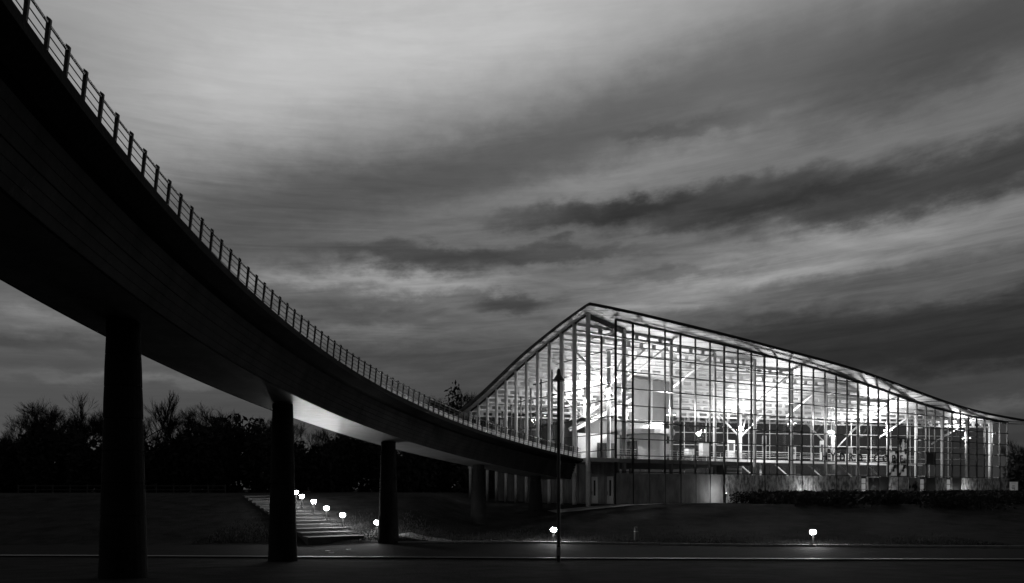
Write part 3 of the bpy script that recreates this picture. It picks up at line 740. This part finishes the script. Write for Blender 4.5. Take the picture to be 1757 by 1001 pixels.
# ------------------------------------------------------------------ planting
def leaf_mass(b, cx, cy, cz, rx, ry, rz, n, sz, rnd):
    for _ in range(n):
        while True:
            u = Vector((rnd.uniform(-1, 1), rnd.uniform(-1, 1), rnd.uniform(-1, 1)))
            if .25 < u.length < 1: break
        p = Vector((cx + u.x * rx, cy + u.y * ry, cz + u.z * rz)); a = Vector((rnd.gauss(0, 1), rnd.gauss(0, 1), rnd.gauss(0, 1))).normalized()
        c = a.orthogonal().normalized(); q = sz * rnd.uniform(.6, 1.5)
        b.poly([p - a * q, p + c * q * .45, p + a * q, p - c * q * .45], [(0, 1, 2, 3)])
rnd = random.Random(3)
b = MB()
for i in range(1150):
    t = rnd.uniform(14.6, 92); s = -3.0 - abs(rnd.gauss(0, 1)) * 14 if rnd.random() < .72 else rnd.uniform(-6, -3)
    p = hw(t, s)
    if p.y < 75.0 - .16 * (p.x - 20) + rnd.gauss(0, .4) or p.x < 20.5: continue
    gz = ground_z(p.x, p.y); top = 3.62 + rnd.gauss(0, .14)
    h = max(.5, min(top - gz, rnd.uniform(1.1, 1.6)))
    leaf_mass(b, p.x, p.y, gz + h * .5, rnd.uniform(.9, 1.5), rnd.uniform(.9, 1.5), h * .55, 90, .2, rnd)
    if i % 3 == 0:
        b.tube([(p.x, p.y, gz), (p.x + .2, p.y, gz + h * .9)], .04, 4, False)
o = b.build('shrub_bed', M['leaf']); tag(o, 'dark low shrub planting in front of the stone wall', 'shrubs', kind='stuff')

# bare winter trees -------------------------------------------------
def make_tree(seed, H, spread=.55, slim=1.0, depth=6):
    rnd = random.Random(seed); tr = MB(); cr_ = MB()
    def grow(b, p, d, ln, r, lev):
        n = 3; pts = [p]; q = p; dd = d
        for i in range(n):
            dd = (dd + Vector((rnd.gauss(0, .10), rnd.gauss(0, .10), rnd.gauss(.03, .06)))).normalized(); q = q + dd * ln / n; pts.append(q)
        b.tube(pts, [r, r * .9, r * .78, r * .62], 5 if lev < 2 else 3, False)
        if lev >= depth: return
        k = rnd.choice((2, 3, 3)) if lev > 0 else 4
        for j in range(k + (2 if lev > 2 else 0)):
            u = rnd.uniform(.45, 1.0) if j else 1.0
            base = pts[0].lerp(pts[-1], u) if j else pts[-1]
            ax = Vector((rnd.gauss(0, 1), rnd.gauss(0, 1), rnd.gauss(0, .5))).normalized()
            nd = (dd * (1.0) + ax * spread * rnd.uniform(.6, 1.3) * (slim if lev < 3 else 1)); nd.z += .12; nd.normalize()
            grow(cr_, base, nd, ln * rnd.uniform(.58, .80), max(.010, r * .58), lev + 1)
    grow(tr, Vector((0, 0, -.3)), Vector((0, 0, 1)), H * .32, H * .016, 0)
    zmax = max(v[2] for v in cr_.v); k = H / zmax
    for b in (tr, cr_): b.v = [(x * k, y * k, z * k) for x, y, z in b.v]
    return tr.mesh('trunk', M['bark']), cr_.mesh('crown', M['bark'])
TREES = [make_tree(11, 1.0 * 14, .6), make_tree(12, 14, .7), make_tree(13, 14, .5), make_tree(14, 14, .65), make_tree(15, 14, .42, .8, 5)]
def tree(px, D, ytop, var, label, group, rot=None):
    ytop += 6; x = (px - 878.5) / F_PX * D; gz = ground_z(x, D); H = EYE + (HOR - ytop) / F_PX * D - gz
    e = empty('bare_tree', (x, D, gz), random.uniform(0, 6.28) if rot is None else rot); e.scale = (H / 14 * random.uniform(.9, 1.15),) * 2 + (H / 14,)
    tag(e, label, 'tree', group)
    obj('trunk', TREES[var][0], e); obj('crown', TREES[var][1], e)
ORD = ['first', 'second', 'third', 'fourth', 'fifth', 'sixth', 'seventh', 'eighth', 'ninth']
gl = 'bare trees of the dark wood on the left skyline'
def tree_row(rows, var0, phrase, group):
    for i, (px, D, y) in enumerate(rows): tree(px, D, y, (i + var0) % 4, phrase % ORD[i], group)
tree_row(((-40, 128, 715), (-8, 122, 712), (28, 128, 704), (70, 126, 688), (98, 131, 678), (128, 124, 671), (152, 130, 670), (182, 126, 690)), 0, '%s bare tree from the left in the wood left of the nearest pier', gl)
tree_row(((215, 130, 690), (262, 126, 684)), 1, '%s bare tree right of the nearest pier, before the slender one', gl)
tree(300, 120, 662, 4, 'single slender bare tree standing above the wood between two piers', gl)
tree_row(((330, 130, 705), (352, 126, 700), (382, 131, 688), (412, 126, 692), (440, 130, 700), (468, 125, 705)), 2, '%s bare tree right of the slender one, before the second pier', gl)
tree_row(((500, 130, 716), (540, 126, 724), (580, 130, 729), (620, 126, 724), (660, 130, 716)), 3, '%s bare tree from the left under the walkway behind the second pier', gl)
tree_row(((705, 140, 690), (715, 146, 676), (735, 138, 680), (748, 148, 670), (760, 142, 668), (785, 138, 672), (808, 140, 664), (835, 143, 676)), 1, '%s bare tree from the left behind the low end of the wave roof', 'bare trees behind the hall')
tree_row(((1748, 136, 742), (1775, 132, 748)), 2, '%s bare tree beyond the right end of the hall', 'bare trees beyond the right end')
# undergrowth of the wood: one uncountable mass
rnd = random.Random(9); b = MB()
def thicket(px0, px1, D, y0, y1, n):
    for i in range(n):
        px = rnd.uniform(px0, px1); d = D + rnd.uniform(-4, 6); x = (px - 878.5) / F_PX * d; gz = ground_z(x, d)
        yt = y0 + (y1 - y0) * (px - px0) / (px1 - px0); h = (EYE + (HOR - yt) / F_PX * d - gz) * (.80 + .42 * mnoise.noise(Vector((x * .13, 3.3, 0))) + .2 * mnoise.noise(Vector((x * .4, 8.3, 0)))) * rnd.uniform(.75, 1.05)
        leaf_mass(b, x, d, gz + h * .5, 2.0, 1.6, h * .55, 130, .48, rnd)
thicket(-80, 480, 116, 728, 722, 230); thicket(480, 860, 124, 735, 716, 170); thicket(1736, 1850, 128, 770, 765, 40); thicket(715, 850, 140, 690, 682, 70)
o = b.build('undergrowth', M['leaf']); tag(o, 'dense dark undergrowth filling the wood behind the walkway', 'undergrowth', kind='stuff')

# field fence and low wall in front of the wood
for i, (x0, x1, D, lb) in enumerate(((-62, -36, 90, 'low timber rail fence at the edge of the dark wood'),)):
    e = empty('rail_fence', (x0, D, 3.3)); tag(e, lb, 'fence'); n = 12
    for k in range(n + 1):
        xx = (x1 - x0) * k / n; MB().box(xx - .06, xx + .06, -.06, .06, -.3, 1.1).build('post', M['wood'], e)
    for z in (.45, .95): MB().box(0, x1 - x0, -.10, -.062, z - .06, z + .06).build('rail', M['wood'], e)

# rough grass along the lit verge
rnd = random.Random(21); b = MB()
for i in range(26000):
    x = rnd.uniform(-22, 34); y = lerp_tab(FAR, x) + .2 + abs(rnd.gauss(0, 1)) * 4.0; z = ground_z(x, y) - .01
    a = rnd.uniform(0, 6.28); h = rnd.uniform(.08, .22); w = .02; dx, dy = math.cos(a), math.sin(a); lx, ly = rnd.gauss(0, .06), rnd.gauss(0, .06)
    b.poly([(x - dx * w, y - dy * w, z), (x + dx * w, y + dy * w, z), (x + lx, y + ly, z + h)], [(0, 1, 2)])
tag(b.build('grass', M['blade']), 'rough grass on the verge between road and hall', 'grass', kind='stuff')
